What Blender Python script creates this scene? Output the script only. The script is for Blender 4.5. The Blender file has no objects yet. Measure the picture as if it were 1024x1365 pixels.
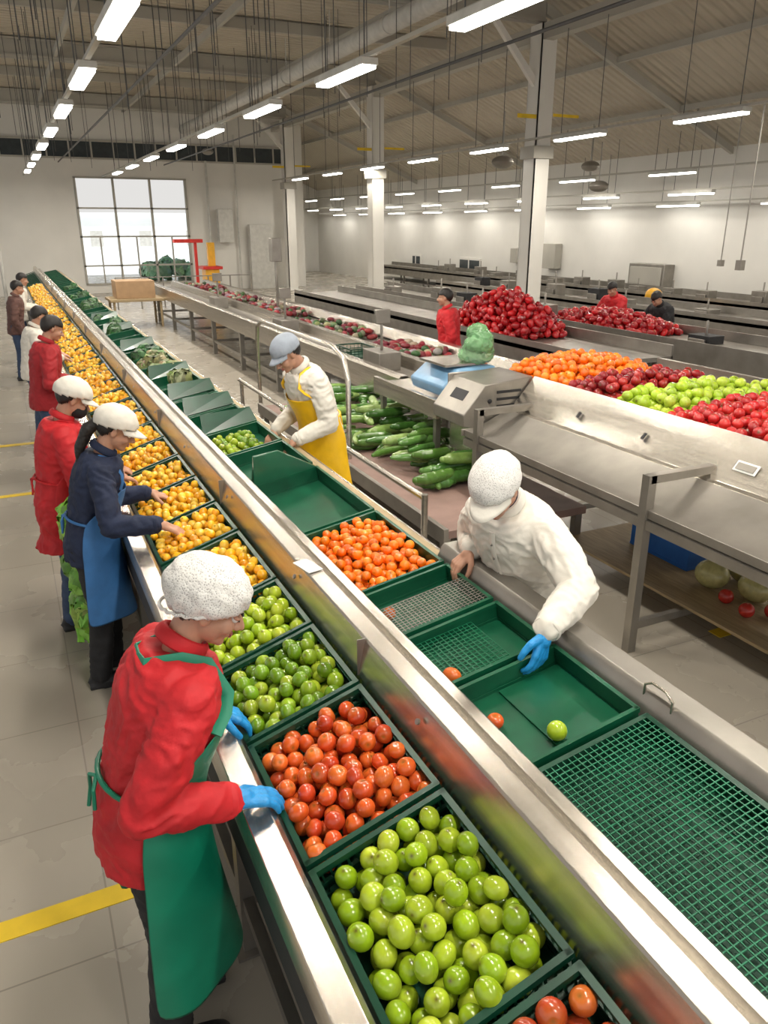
import bpy, bmesh, math, random
import numpy as np
from mathutils import Vector, Matrix, noise
random.seed(7); np.random.seed(7)
V=Vector
sc=bpy.context.scene
sc.view_settings.view_transform='Standard'
try: sc.view_settings.look='None'
except: pass
rad=math.radians

# ---------------------------------------------------------------- materials
def mat(name,col,rough=.5,metal=0.,var=.12,scale=6.,bump=0.,bscale=40.,vcol=False,spec=.5,trans=0.,alpha=1.,coat=0.,stretch=(1,1,1),emit=0.,sheen=0.,folds=0.):
    m=bpy.data.materials.new(name); m.use_nodes=True
    nt=m.node_tree; N=nt.nodes; L=nt.links
    b=N['Principled BSDF']
    tc=N.new('ShaderNodeTexCoord'); mp=N.new('ShaderNodeMapping'); mp.inputs['Scale'].default_value=stretch
    L.new(tc.outputs['Object'],mp.inputs[0])
    nz=N.new('ShaderNodeTexNoise'); nz.inputs['Scale'].default_value=scale; nz.inputs['Detail'].default_value=4
    L.new(mp.outputs[0],nz.inputs['Vector'])
    mr=N.new('ShaderNodeMapRange'); mr.inputs[1].default_value=.3; mr.inputs[2].default_value=.7
    mr.inputs[3].default_value=1-var; mr.inputs[4].default_value=1+var
    L.new(nz.outputs[0],mr.inputs[0])
    mx=N.new('ShaderNodeVectorMath'); mx.operation='SCALE'
    if vcol:
        a=N.new('ShaderNodeAttribute'); a.attribute_name='Col'; L.new(a.outputs['Color'],mx.inputs[0])
    else: mx.inputs[0].default_value=col[:3]
    L.new(mr.outputs[0],mx.inputs['Scale'])
    L.new(mx.outputs[0],b.inputs['Base Color'])
    b.inputs['Roughness'].default_value=rough; b.inputs['Metallic'].default_value=metal
    b.inputs['Specular IOR Level'].default_value=spec
    if trans: b.inputs['Transmission Weight'].default_value=trans
    if alpha<1: b.inputs['Alpha'].default_value=alpha
    if coat: b.inputs['Coat Weight'].default_value=coat
    if sheen: b.inputs['Sheen Weight'].default_value=sheen
    if emit:
        b.inputs['Emission Color'].default_value=(*col[:3],1); b.inputs['Emission Strength'].default_value=emit
    if bump or folds:
        n2=N.new('ShaderNodeTexNoise'); n2.inputs['Scale'].default_value=bscale; L.new(mp.outputs[0],n2.inputs['Vector'])
        bp=N.new('ShaderNodeBump'); bp.inputs['Strength'].default_value=bump; bp.inputs['Distance'].default_value=.01
        L.new(n2.outputs[0],bp.inputs['Height']); L.new(bp.outputs[0],b.inputs['Normal'])
        if folds:
            n3=N.new('ShaderNodeTexNoise'); n3.noise_type='RIDGED_MULTIFRACTAL'; n3.inputs['Scale'].default_value=7; n3.inputs['Detail'].default_value=2.5; n3.inputs['Distortion'].default_value=.6
            L.new(tc.outputs['Object'],n3.inputs['Vector'])
            b2=N.new('ShaderNodeBump'); b2.inputs['Strength'].default_value=folds; b2.inputs['Distance'].default_value=.02
            L.new(n3.outputs[0],b2.inputs['Height']); L.new(bp.outputs[0],b2.inputs['Normal']); L.new(b2.outputs[0],b.inputs['Normal'])
    return m

M={}
M['steel']=mat('brushed_steel',(.56,.52,.46),.27,.94,.16,5,bump=.05,bscale=60,stretch=(8,.3,8))
M['steel_d']=mat('dull_steel',(.30,.28,.25),.40,.75,.15,4,bump=.05,bscale=40)
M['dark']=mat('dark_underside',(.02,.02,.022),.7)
M['gplastic']=mat('green_plastic',(.004,.050,.026),.35,0,.2,8,coat=.15)
M['gplastic2']=mat('green_tray_plastic',(.005,.085,.040),.3,0,.25,6,coat=.2)
M['gnet']=mat('green_net',(.006,.14,.065),.4,0,.2,8)
M['fruit']=mat('fruit_skin',(1,1,1),.22,0,.16,26,vcol=True,coat=.3)
M['veg']=mat('vegetable_skin',(1,1,1),.5,0,.2,20,vcol=True)
M['leaf']=mat('leaf',(1,1,1),.5,0,.25,25,vcol=True)
M['wood']=mat('pale_wood',(.36,.27,.15),.6,0,.2,5,stretch=(10,1,10))
M['paintw']=mat('white_paint',(.74,.72,.67),.6,0,.04,1)
M['beam']=mat('grey_beam_paint',(.42,.40,.35),.6,0,.08,1)
M['tube']=mat('lamp_diffuser',(1,.98,.92),.4,emit=9)
M['lampbody']=mat('lamp_housing',(.55,.54,.50),.5)
M['black']=mat('black_rubber',(.015,.015,.017),.6)
M['wire']=mat('wire_steel',(.10,.10,.10),.5,.3)
M['skin']=mat('skin',(.47,.25,.165),.5,0,.08,20,bump=.03,bscale=200)
M['hair']=mat('black_hair',(.012,.009,.008),.45,0,.3,60,stretch=(6,6,1),bump=.3,bscale=150)
M['lip']=mat('lips',(.36,.11,.09),.45)
M['eye']=mat('eye_white',(.7,.67,.63),.25)
M['iris']=mat('iris',(.02,.012,.008),.2)
M['glove']=mat('blue_nitrile_glove',(.015,.26,.62),.4,0,.1,30,bump=.3,bscale=90)
M['red_cloth']=mat('red_cloth',(.50,.010,.016),.7,0,.14,12,bump=.2,bscale=45,folds=.8)
M['red_cloth2']=mat('dark_red_cloth',(.34,.012,.018),.75,0,.12,12,bump=.25,bscale=35,folds=.7)
M['green_cloth']=mat('green_apron_cloth',(.0,.19,.105),.5,0,.08,10,bump=.1,bscale=20,folds=.25)
M['navy']=mat('navy_cloth',(.010,.018,.05),.8,0,.15,12,bump=.25,bscale=35,folds=.7)
M['blue_apron']=mat('blue_apron_cloth',(.035,.15,.38),.65,0,.12,12,bump=.15,bscale=25,folds=.4)
M['jeans']=mat('jeans',(.035,.06,.12),.8,0,.2,20,bump=.2,bscale=60,folds=.5)
M['blackc']=mat('black_cloth',(.012,.012,.014),.8,0,.2,15,bump=.2,bscale=35,folds=.5)
M['white_cloth']=mat('white_cloth',(.70,.67,.60),.7,0,.04,12,bump=.15,bscale=40,folds=.8)
M['yellow_cloth']=mat('yellow_apron',(.85,.50,.005),.45,0,.08,10,bump=.15,bscale=20,folds=.3)
M['grey_cloth']=mat('grey_cap',(.30,.34,.40),.75,0,.1,12,bump=.2,bscale=60)
M['brown_cloth']=mat('brown_cloth',(.12,.06,.05),.8,0,.2,12,bump=.2,bscale=35)
M['yellowline']=mat('yellow_floor_paint',(.78,.54,.02),.55,0,.12,6)
M['blue']=mat('blue_plastic',(.02,.12,.42),.4)
M['bluel']=mat('blue_scale_plastic',(.16,.32,.50),.35)
M['redp']=mat('red_paint',(.6,.03,.02),.4)
M['yellowp']=mat('yellow_paint',(.80,.42,.03),.4)
M['card']=mat('cardboard',(.42,.27,.15),.8,0,.1,6)
M['plasticbag']=mat('green_plastic_bag',(.16,.36,.16),.25,0,.2,12,bump=.6,bscale=25,alpha=.7)
M['glass']=mat('dark_glass',(.05,.06,.065),.1)
M['tanbelt']=mat('tan_belt',(.25,.16,.135),.6,0,.15,5)
M['paper']=mat('paper',(.8,.8,.78),.6)
M['outwall']=mat('outside_render',(.85,.88,.88),.8,0,.05,.5)

def net_mat():
    m=mat('white_hairnet',(.80,.79,.76),.7,0,.04,10)
    nt=m.node_tree;N=nt.nodes;L=nt.links;b=N['Principled BSDF']
    tc=N.new('ShaderNodeTexCoord'); vo=N.new('ShaderNodeTexVoronoi'); vo.inputs['Scale'].default_value=165
    L.new(tc.outputs['Object'],vo.inputs['Vector'])
    cr=N.new('ShaderNodeValToRGB'); cr.color_ramp.elements[0].position=.15; cr.color_ramp.elements[0].color=(.33,.32,.31,1)
    cr.color_ramp.elements[1].position=.42; cr.color_ramp.elements[1].color=(.72,.71,.68,1)
    L.new(vo.outputs['Distance'],cr.inputs[0]); L.new(cr.outputs[0],b.inputs['Base Color'])
    bp=N.new('ShaderNodeBump'); bp.inputs['Strength'].default_value=.4; bp.inputs['Distance'].default_value=.003
    L.new(vo.outputs['Distance'],bp.inputs['Height']); L.new(bp.outputs[0],b.inputs['Normal'])
    return m
M['net']=net_mat()

def floor_mat():
    m=mat('floor_tiles',(.42,.40,.37),.32,0,.10,1.2)
    nt=m.node_tree;N=nt.nodes;L=nt.links;b=N['Principled BSDF']
    tc=N.new('ShaderNodeTexCoord'); br=N.new('ShaderNodeTexBrick'); br.offset=0; br.squash=1
    br.inputs['Scale'].default_value=1; br.inputs['Brick Width'].default_value=.8; br.inputs['Row Height'].default_value=.8
    br.inputs['Mortar Size'].default_value=.004
    br.inputs['Color1'].default_value=(.40,.365,.305,1); br.inputs['Color2'].default_value=(.375,.34,.285,1); br.inputs['Mortar'].default_value=(.27,.245,.21,1)
    L.new(tc.outputs['Object'],br.inputs['Vector'])
    nz=N.new('ShaderNodeTexNoise'); nz.inputs['Scale'].default_value=1.3; nz.inputs['Detail'].default_value=6
    L.new(tc.outputs['Object'],nz.inputs['Vector'])
    mr=N.new('ShaderNodeMapRange'); mr.inputs[3].default_value=.86; mr.inputs[4].default_value=1.12
    L.new(nz.outputs[0],mr.inputs[0])
    sx=N.new('ShaderNodeVectorMath'); sx.operation='SCALE'; L.new(br.outputs['Color'],sx.inputs[0]); L.new(mr.outputs[0],sx.inputs['Scale'])
    L.new(sx.outputs[0],b.inputs['Base Color'])
    r2=N.new('ShaderNodeMapRange'); r2.inputs[3].default_value=.16; r2.inputs[4].default_value=.38
    L.new(nz.outputs[0],r2.inputs[0]); L.new(r2.outputs[0],b.inputs['Roughness'])
    return m
M['floor']=floor_mat()
def roof_mat():
    m=mat('corrugated_roof',(.50,.445,.355),.6,0,.06,1)
    nt=m.node_tree;N=nt.nodes;L=nt.links;b=N['Principled BSDF']
    tc=N.new('ShaderNodeTexCoord'); w=N.new('ShaderNodeTexWave'); w.bands_direction='Y'; w.inputs['Scale'].default_value=1.3
    L.new(tc.outputs['Object'],w.inputs['Vector'])
    bp=N.new('ShaderNodeBump'); bp.inputs['Strength'].default_value=1; bp.inputs['Distance'].default_value=.06
    L.new(w.outputs['Fac'],bp.inputs['Height']); L.new(bp.outputs[0],b.inputs['Normal'])
    return m
M['roof']=roof_mat()

# ---------------------------------------------------------------- mesh builder
_sph={}
def sph_t(seg,ring):
    k=(seg,ring)
    if k in _sph: return _sph[k]
    v=[(0,0,1)]
    for i in range(1,ring):
        t=math.pi*i/ring
        for j in range(seg):
            a=2*math.pi*j/seg; v.append((math.sin(t)*math.cos(a),math.sin(t)*math.sin(a),math.cos(t)))
    v.append((0,0,-1)); f=[]
    for j in range(seg): f.append((0,1+j,1+(j+1)%seg))
    for i in range(ring-2):
        for j in range(seg):
            a=1+i*seg+j; b=1+i*seg+(j+1)%seg; f.append((a,a+seg,b+seg,b))
    e=len(v)-1; o=1+(ring-2)*seg
    for j in range(seg): f.append((e,o+(j+1)%seg,o+j))
    _sph[k]=(np.array(v),f); return _sph[k]

class MB:
    def __init__(s): s.v=[];s.f=[];s.m=[];s.c=[];s.T=None
    def add(s,vs,fs,mi=0,col=None):
        o=len(s.v)
        if s.T is not None: vs=[s.T@V(p) for p in vs]
        s.v.extend([tuple(p) for p in vs]); s.f.extend([tuple(i+o for i in f) for f in fs]); s.m.extend([mi]*len(fs))
        if col is not None:
            if isinstance(col,list): s.c.extend(col)
            else: s.c.extend([col]*len(vs))
    def box(s,c,d,mi=0,R=None,col=None):
        hx,hy,hz=d[0]/2,d[1]/2,d[2]/2
        p=[V((x*hx,y*hy,z*hz)) for x in(-1,1) for y in(-1,1) for z in(-1,1)]
        if R is not None: p=[R@q for q in p]
        p=[q+V(c) for q in p]
        s.add(p,[(0,1,3,2),(4,6,7,5),(0,4,5,1),(2,3,7,6),(0,2,6,4),(1,5,7,3)],mi,col)
    def bb(s,x0,x1,y0,y1,z0,z1,mi=0,col=None): s.box(((x0+x1)/2,(y0+y1)/2,(z0+z1)/2),(x1-x0,y1-y0,z1-z0),mi,None,col)
    def cone(s,p0,p1,r0,r1,seg=12,mi=0,col=None):
        p0=V(p0);p1=V(p1);d=(p1-p0)
        if d.length<1e-6: return
        d.normalize(); a=d.orthogonal().normalized(); b=d.cross(a); vs=[]
        for p,r in((p0,r0),(p1,r1)):
            for j in range(seg):
                t=2*math.pi*j/seg; vs.append(p+a*(r*math.cos(t))+b*(r*math.sin(t)))
        fs=[(j,(j+1)%seg,seg+(j+1)%seg,seg+j) for j in range(seg)]
        fs.append(tuple(range(seg-1,-1,-1))); fs.append(tuple(range(seg,2*seg))); s.add(vs,fs,mi,col)
    def bar(s,p0,p1,r,seg=10,mi=0,col=None): s.cone(p0,p1,r,r,seg,mi,col)
    def ell(s,c,r,R=None,seg=16,ring=10,mi=0,col=None):
        t,f=sph_t(seg,ring); q=[V((a[0]*r[0],a[1]*r[1],a[2]*r[2])) for a in t]
        if R is not None: q=[R@p for p in q]
        s.add([p+V(c) for p in q],f,mi,col)
    def chain(s,pts,rs,seg=14,mi=0):
        for i in range(len(pts)):
            s.ell(pts[i],(rs[i],)*3,None,seg,8,mi)
            if i: s.cone(pts[i-1],pts[i],rs[i-1],rs[i],seg,mi)
    def tube(s,pts,r,seg=8,mi=0,closed=False,flat=1.,upv=None):
        n=len(pts); pts=[V(p) for p in pts]; vs=[]; up=V(upv) if upv is not None else None
        for i,p in enumerate(pts):
            if closed: d=pts[(i+1)%n]-pts[i-1]
            else: d=pts[min(i+1,n-1)]-pts[max(i-1,0)]
            d.normalize()
            if up is None: up=d.orthogonal().normalized()
            a=(up-d*up.dot(d)); a.normalize(); up=a; b=d.cross(a)
            for j in range(seg):
                t=2*math.pi*j/seg; vs.append(p+a*r*math.cos(t)*flat+b*r*math.sin(t))
        fs=[]
        for i in range(n if closed else n-1):
            k=(i+1)%n
            for j in range(seg): fs.append((i*seg+j,i*seg+(j+1)%seg,k*seg+(j+1)%seg,k*seg+j))
        if not closed:
            fs.append(tuple(range(seg-1,-1,-1))); fs.append(tuple((n-1)*seg+j for j in range(seg)))
        s.add(vs,fs,mi)
    def prof(s,pts,y0,y1,mi=0):
        n=len(pts); vs=[(x,y0,z) for x,z in pts]+[(x,y1,z) for x,z in pts]
        fs=[(j,(j+1)%n,n+(j+1)%n,n+j) for j in range(n)]+[tuple(range(n-1,-1,-1)),tuple(range(n,2*n))]
        s.add(vs,fs,mi)
    def sheet(s,pts,th,y0,y1,mi=0):
        P=[V((x,z)) for x,z in pts]; off=[]
        for i,p in enumerate(P):
            d=(P[min(i+1,len(P)-1)]-P[max(i-1,0)]).normalized(); off.append(p+V((-d.y,d.x))*th)
        s.prof([tuple(p) for p in P]+[tuple(p) for p in reversed(off)],y0,y1,mi)
    def loft(s,secs,seg=24,mi=0):
        vs=[]
        for c,l,f,rl,rf in secs:
            for j in range(seg):
                a=2*math.pi*j/seg; vs.append(c+l*(rl*math.sin(a))+f*(rf*math.cos(a)))
        n=len(secs); fs=[]
        for i in range(n-1):
            for j in range(seg): fs.append((i*seg+j,i*seg+(j+1)%seg,(i+1)*seg+(j+1)%seg,(i+1)*seg+j))
        fs.append(tuple(range(seg-1,-1,-1))); fs.append(tuple((n-1)*seg+j for j in range(seg)))
        s.add(vs,fs,mi)

def obj(name,mb,mats,parent=None,smooth=True,bevel=0,angle=35):
    me=bpy.data.meshes.new(name); me.from_pydata(mb.v,[],mb.f)
    for k in (mats if isinstance(mats,(list,tuple)) else [mats]): me.materials.append(M[k])
    me.polygons.foreach_set('material_index',mb.m)
    if mb.c and len(mb.c)==len(mb.v):
        a=me.color_attributes.new('Col','FLOAT_COLOR','POINT')
        arr=np.ones((len(mb.c),4),dtype=np.float32); arr[:,:3]=np.array(mb.c)[:,:3]; a.data.foreach_set('color',arr.ravel())
    me.update()
    bm=bmesh.new(); bm.from_mesh(me); bmesh.ops.recalc_face_normals(bm,faces=bm.faces); bm.to_mesh(me); bm.free()
    if smooth:
        me.polygons.foreach_set('use_smooth',[True]*len(me.polygons)); me.set_sharp_from_angle(angle=rad(angle))
    o=bpy.data.objects.new(name,me); sc.collection.objects.link(o)
    if parent: o.parent=parent; o.matrix_parent_inverse=Matrix.Translation(-parent.location)
    if bevel:
        b=o.modifiers.new('bevel','BEVEL'); b.width=bevel; b.segments=2; b.limit_method='ANGLE'
    return o
def root(name,loc):
    e=bpy.data.objects.new(name,None); e.location=loc; e.empty_display_size=.1; sc.collection.objects.link(e); return e

def fuse(name,mb,mats,vox,sm,parent,wr=0,wf=16.,seed=0,fn=None):
    me=bpy.data.meshes.new(name+'_src'); me.from_pydata(mb.v,[],mb.f)
    bm=bmesh.new(); bm.from_mesh(me); bmesh.ops.recalc_face_normals(bm,faces=bm.faces); bm.to_mesh(me); bm.free()
    o=bpy.data.objects.new(name,me); sc.collection.objects.link(o)
    r=o.modifiers.new('r','REMESH'); r.mode='VOXEL'; r.voxel_size=vox
    s=o.modifiers.new('s','SMOOTH'); s.iterations=sm; s.factor=.5
    dg=bpy.context.evaluated_depsgraph_get(); dg.update()
    me2=bpy.data.meshes.new_from_object(o.evaluated_get(dg)); o.modifiers.clear(); o.data=me2; me2.name=name
    me2.materials.clear()
    for k in (mats if isinstance(mats,(list,tuple)) else [mats]): me2.materials.append(M[k])
    if wr:
        n=len(me2.vertices); co=np.empty(n*3); me2.vertices.foreach_get('co',co); co=co.reshape(-1,3)
        no=np.array([v.normal[:] for v in me2.vertices]); of=V((seed*3.1,seed*1.7,seed))
        d=np.empty(n)
        for i in range(n):
            p=V(co[i]); q=V((p.x,p.y,p.z*1.8))*wf+of
            w=noise.noise(p*5+of)
            a=1-abs(noise.noise(q+V((w,w,w))*2))*2.6
            a2=1-abs(noise.noise(q*2.1+V((w,w,w))*3))*2.6
            d[i]=(a*.75+a2*.28+noise.noise(p*7+of)*.4+.1)*wr
        co=co+no*d[:,None]; me2.vertices.foreach_set('co',co.ravel())
    me2.polygons.foreach_set('use_smooth',[True]*len(me2.polygons)); me2.update()
    if parent: o.parent=parent; o.matrix_parent_inverse=Matrix.Translation(-parent.location)
    return o

# ---------------------------------------------------------------- people
def ik(S,T,a,b,pole):
    d=T-S; L=d.length
    if L>(a+b)*.995: T=S+d.normalized()*(a+b)*.995; d=T-S; L=d.length
    u=d.normalized(); x=(a*a-b*b+L*L)/(2*L); h=math.sqrt(max(a*a-x*x,0))
    p=(pole-u*pole.dot(u)).normalized(); return S+u*x+p*h,T

def hand_prims(mb,W,d,n,s,k,curl=.5,inf=0.):
    d=d.normalized(); n=(n-d*n.dot(d)).normalized(); s=(s-d*s.dot(d)-n*s.dot(n)).normalized()
    lens=[.070,.078,.072,.056]; offs=[.029,.010,-.009,-.027]
    mb.chain([W-d*.02*k,W+d*.025*k],[.025*k+inf,.027*k+inf])
    for i in range(4):
        K=W+d*((.088-abs(i-1.2)*.004)*k)+s*offs[i]*k
        mb.chain([W+d*.015*k+s*offs[i]*.55*k,K],[.015*k+inf,.0125*k+inf],10)
        p=K; L=lens[i]*k; ang=curl*(.5+.12*i); sp=(offs[i]*2.6)
        q=[K]; 
        for j,fr in enumerate((.45,.31,.24)):
            dd=(d*math.cos(ang)+n*math.sin(ang)+s*sp).normalized(); p=p+dd*L*fr; q.append(p); ang+=curl*.75
        mb.chain(q,[.0102*k+inf,.0094*k+inf,.0085*k+inf,.0072*k+inf],10)
    t0=W+d*.02*k+s*.024*k; t1=t0+(d*.6+s*.75+n*.25).normalized()*.04*k
    t2=t1+(d*.85+s*.35+n*.35).normalized()*.034*k; t3=t2+(d*.9+n*.4).normalized()*.026*k
    mb.chain([t0,t1,t2,t3],[.016*k+inf,.0135*k+inf,.0115*k+inf,.009*k+inf],10)

def person(name,base,yaw,h=1.74,lean=12,hpitch=25,hyaw=0,hands=None,poles=None,jacket='red_cloth',pants='blackc',apron=None,apron_hem=.22,
           hat='net',hatmat='net',hem=.44,gloves=(None,None),hair=True,skin=None,z0=0.,res=1.,twist=0,ponytail=False,mask=None,apron_w=1.,curl=(.5,.5),hdir=(None,None),shoes='black',sit=0,thick=.014,slim=1.,collar=True,inner=None,strap=.009,bib=.42,placket=None):
    B=V((base[0],base[1],z0)); R=root(name,B)
    y=rad(yaw); f0=V((math.cos(y),math.sin(y),0)); l0=V((-math.sin(y),math.cos(y),0)); u0=V((0,0,1))
    k=h/1.75
    P=B+u0*(.525*h-sit)
    a=rad(lean)
    def spine(s):
        n=8; p=P.copy()
        if s<=0: return P+u0*s,f0,u0
        for i in range(n):
            si=s*(i+.5)/n; ai=a*min(1,.35+si/(.25*h)); p=p+(f0*math.sin(ai)+u0*math.cos(ai))*(s/n)
        ai=a*min(1,.35+s/(.25*h))
        return p,f0*math.cos(ai)-u0*math.sin(ai),f0*math.sin(ai)+u0*math.cos(ai)
    def lat(s):
        tw=rad(twist)*max(0,min(1,s/(.28*h))); return (l0*math.cos(tw)+f0*math.sin(tw)*-1)
    SEC=[(-.13,.088,.070),(-.06,.104,.078),(0,.104,.076),(.06,.090,.066),(.12,.090,.066),(.19,.104,.073),(.245,.110,.070),(.285,.100,.058),(.305,.062,.046),(.33,.036,.036)]
    def torso(th,lo,hi=1.,flare=0):
        out=[]
        for s,w,dp in SEC:
            if s<lo-.001 or s>hi: continue
            c,f,u=spine(s*h); l=lat(s*h); f=(f-l*f.dot(l)).normalized()
            out.append((c,l,f,w*h*slim+th,dp*h+th))
        if lo<-.13:
            c,f,u=spine(lo*h); out.insert(0,(c,l0,f0,(.10+flare)*h*slim+th,(.085+flare)*h+th))
        return out
    def rr(s):
        if s<-.06: return .104,.078
        for (s0,w0,d0),(s1,w1,d1) in zip(SEC,SEC[1:]):
            if s0<=s<=s1:
                tt=(s-s0)/(s1-s0); return w0+(w1-w0)*tt,d0+(d1-d0)*tt
        return .1,.07
    Sp,Sf,Su=spine(.262*h); Sl=lat(.262*h)
    sh=[Sp+Sl*(.108*h*slim),Sp-Sl*(.108*h*slim)]
    ua,fa=.170*h,.150*h
    hands=hands or (None,None)
    arms=[]
    for i in(0,1):
        T=hands[i]
        sgn=1 if i==0 else -1
        T=V(T) if T is not None else sh[i]-u0*(.30*h)+f0*.03+l0*sgn*.02
        pole=(poles[i] if poles and poles[i] is not None else V((0,0,-1))+l0*sgn*.35-f0*.5)
        E,W=ik(sh[i],T,ua,fa,V(pole)); arms.append((sh[i],E,W))
    nb,nf,nu=spine(.305*h)
    hp=rad(hpitch); hy=y+rad(hyaw); hf0=V((math.cos(hy),math.sin(hy),0)); hl=V((-math.sin(hy),math.cos(hy),0))
    hf=hf0*math.cos(hp)-u0*math.sin(hp); hu=hf0*math.sin(hp)+u0*math.cos(hp)
    npos=nb+nu*(.038*h)*.6+hu*(.015*h)
    HC=npos+hu*(.098*k)+hf*(.024*k)
    Rm=Matrix((hf,hl,hu)).transposed()
    def H(x,yy,z): return HC+hf*(x*k)+hl*(yy*k)+hu*(z*k)
    body=MB()
    body.chain([nb-nu*.03*k,npos,H(-.02,0,-.04)],[.054*k,.051*k,.051*k])
    e=lambda c,r: body.ell(H(*c),tuple(q*k for q in r),Rm,20,14)
    e((-.014,0,.028),(.096,.074,.090)); e((.022,0,-.035),(.066,.060,.072)); e((.048,0,-.082),(.036,.036,.026)); e((.070,0,-.094),(.018,.020,.016))
    e((.070,0,.020),(.020,.050,.016)); e((.058,.034,-.030),(.028,.026,.028)); e((.058,-.034,-.030),(.028,.026,.028))
    body.cone(H(.084,0,.008),H(.112,0,-.032),.008*k,.013*k,10); e((.111,0,-.033),(.013,.012,.010)); e((.098,.013,-.036),(.010,.008,.008)); e((.098,-.013,-.036),(.010,.008,.008))
    e((.080,0,-.062),(.014,.024,.014))
    for sg in(1,-1):
        e((-.008,sg*.076,-.008),(.019,.008,.031)); e((-.002,sg*.072,-.024),(.010,.008,.012))
    body.loft(torso(-.016,-.06,.29))
    for i in(0,1):
        S,E,W=arms[i]
        S2=S.lerp(Sp,.18)-Su*.02
        body.chain([S2,S.lerp(E,.5),E,E.lerp(W,.35),W],[.024*h*slim,.024*h*slim,.020*h*slim,.021*h*slim,.0160*h])
        sgn=1 if i==0 else -1
        d=V(hdir[i]) if hdir[i] is not None else ((W-E).normalized()*.8-u0*.35)
        d.normalize(); pn=V((0,0,-1)) if abs(d.z)<.85 else -l0*sgn
        th=(-l0*sgn+f0*.3+u0*.1)
        g=gloves[i]
        tgt=body
        if g: tgt=MB()
        hand_prims(tgt,W+d*.008,d,pn,th,k*1.03,curl[i],.0015 if g else 0)
        if g:
            fv=(W-E).normalized(); tgt.chain([W+d*.01,W-fv*.055*k],[.027*k,.031*k])
            fuse('glove_'+('left','right')[i],tgt,g,.0038*res,1,R)
    legs=[]
    for i,sgn in((0,1),(1,-1)):
        hip=P+l0*(sgn*.052*h)-u0*.02; fx=(.03 if i==0 else -.04)
        an=B+l0*(sgn*.065*h)+f0*fx+u0*.075; kn=hip.lerp(an,.48)+f0*.03
        legs.append((hip,kn,an))
        body.chain([hip,kn,an],[.040*h*slim,.028*h,.021*h])
    sk='skin' if skin is None else skin
    fuse('body',body,sk,.0055*res,2,R)
    t=MB()
    for hip,kn,an in legs:
        t.chain([hip,hip.lerp(kn,.4),kn,kn.lerp(an,.4),an+u0*.01],[.056*h*slim,.052*h,.041*h,.040*h,.036*h])
    t.loft(torso(.008,-.06,.07))
    fuse('trousers',t,pants,.012*res,3,R,.006,12,3)
    s=MB()
    for hip,kn,an in legs:
        b=V((an.x,an.y,z0)); Rz=Matrix.Rotation(y,3,'Z')
        s.ell(b+f0*.055+u0*.042,(.145*k,.048*k,.042),Rz,16,10); s.ell(b-f0*.01+u0*.06,(.062*k,.045*k,.06),Rz,16,10)
        s.box(b+f0*.05+u0*.012,(.25*k,.085*k,.024),0,Rz)
    fuse('shoes',s,shoes,.008*max(res,1),2,R)
    j=MB(); j.loft(torso(thick,hem-.525 if hem<.44 else -.085,.31,.012 if hem<.40 else 0),28)
    for S,E,W in arms:
        j.chain([S.lerp(Sp,.12)-Su*.006,S.lerp(E,.5),E,E.lerp(W,.5),W-(W-E).normalized()*.022],[.040*h*slim+thick*.4,.0345*h*slim+thick*.6,.031*h+thick*.5,.027*h+thick*.5,.022*h+thick*.4])
    fuse('jacket',j,jacket,.0075*res,2,R,.0085,11,sum(map(ord,name))%17)
    def ring(r1,r2,up,tr,mt,nm_):
        c=MB(); pts=[]; cc=nb+nu*up*k
        for q in range(28):
            an=2*math.pi*q/28; pts.append(cc+Sl*math.sin(an)*r1*k+nf*math.cos(an)*r2*k-nu*math.cos(an)*.022)
        c.tube(pts,tr*k,10,0,True,1.9,nu); obj(nm_,c,mt,R)
    if collar: ring(.065,.066,.036,.012,jacket,'collar')
    if inner: ring(.056,.058,.042,.010,inner,'inner_collar')
    cf=MB()
    for S,E,W in arms:
        d=(W-E).normalized(); a_=d.orthogonal().normalized(); b_=d.cross(a_); c0=W-d*.018
        cf.tube([c0+a_*math.cos(t_*math.pi/10)*(.0225*h+thick*.3)+b_*math.sin(t_*math.pi/10)*(.0225*h+thick*.3) for t_ in range(20)],.0055,8,0,True,2.2,d)
    obj('cuffs',cf,jacket,R)
    if placket:
        pk=MB(); pts=[]; cl=[]
        for s_ in (.29,.26,.22,.17,.12,.06,0,-.05,-.10):
            c,f,u=spine(s_*h); w,dp=rr(s_); pts.append(c+f*(dp*h+thick+.008)+lat(0)*.01)
        pk.tube(pts,.016,8,0,False,.35,l0.cross(u0)); 
        for p_ in pts[1:8]: pk.ell(p_+f0*.006,(.006,.006,.006),None,8,6,1)
        obj('coat_placket',pk,[jacket,'steel_d'],R)
    if apron:
        ap=MB(); rows=[]; nA=22
        hemz=apron_hem*h
        levels=[.215,.18,.15,.12,.09,.06,.03,0,-.03]
        bot=-(.525*h-hemz)/h
        q=-.03
        while q>bot+.04: q-=.045; levels.append(q)
        for s_ in levels:
            c,f,u=spine(s_*h); l=lat(s_*h); w,dp=rr(s_)
            wmax=(bib+ (1.17-bib)*min(1,max(0,(.215-s_)/.13)))*apron_w
            fl=max(0,-.03-s_)*.12
            row=[]
            for q in range(nA+1):
                an=(-1+2*q/nA)*wmax*math.pi/2
                wob=0 if s_>0 else .014*math.sin(an*5+s_*9)*min(1,-s_*6)
                row.append(c+l*math.sin(an)*((w+fl)*h*slim+thick+.018+wob)+f*math.cos(an)*((dp+fl)*h+thick+.020+wob))
            rows.append(row)
        vs=[p for r in rows for p in r]; fs=[]
        W1=nA+1
        for i in range(len(rows)-1):
            for q in range(nA): fs.append((i*W1+q,i*W1+q+1,(i+1)*W1+q+1,(i+1)*W1+q))
        ap.add(vs,fs); o=obj('apron',ap,apron,R,True,0,80); sd=o.modifiers.new('sol','SOLIDIFY'); sd.thickness=.004; sd.offset=1
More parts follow.
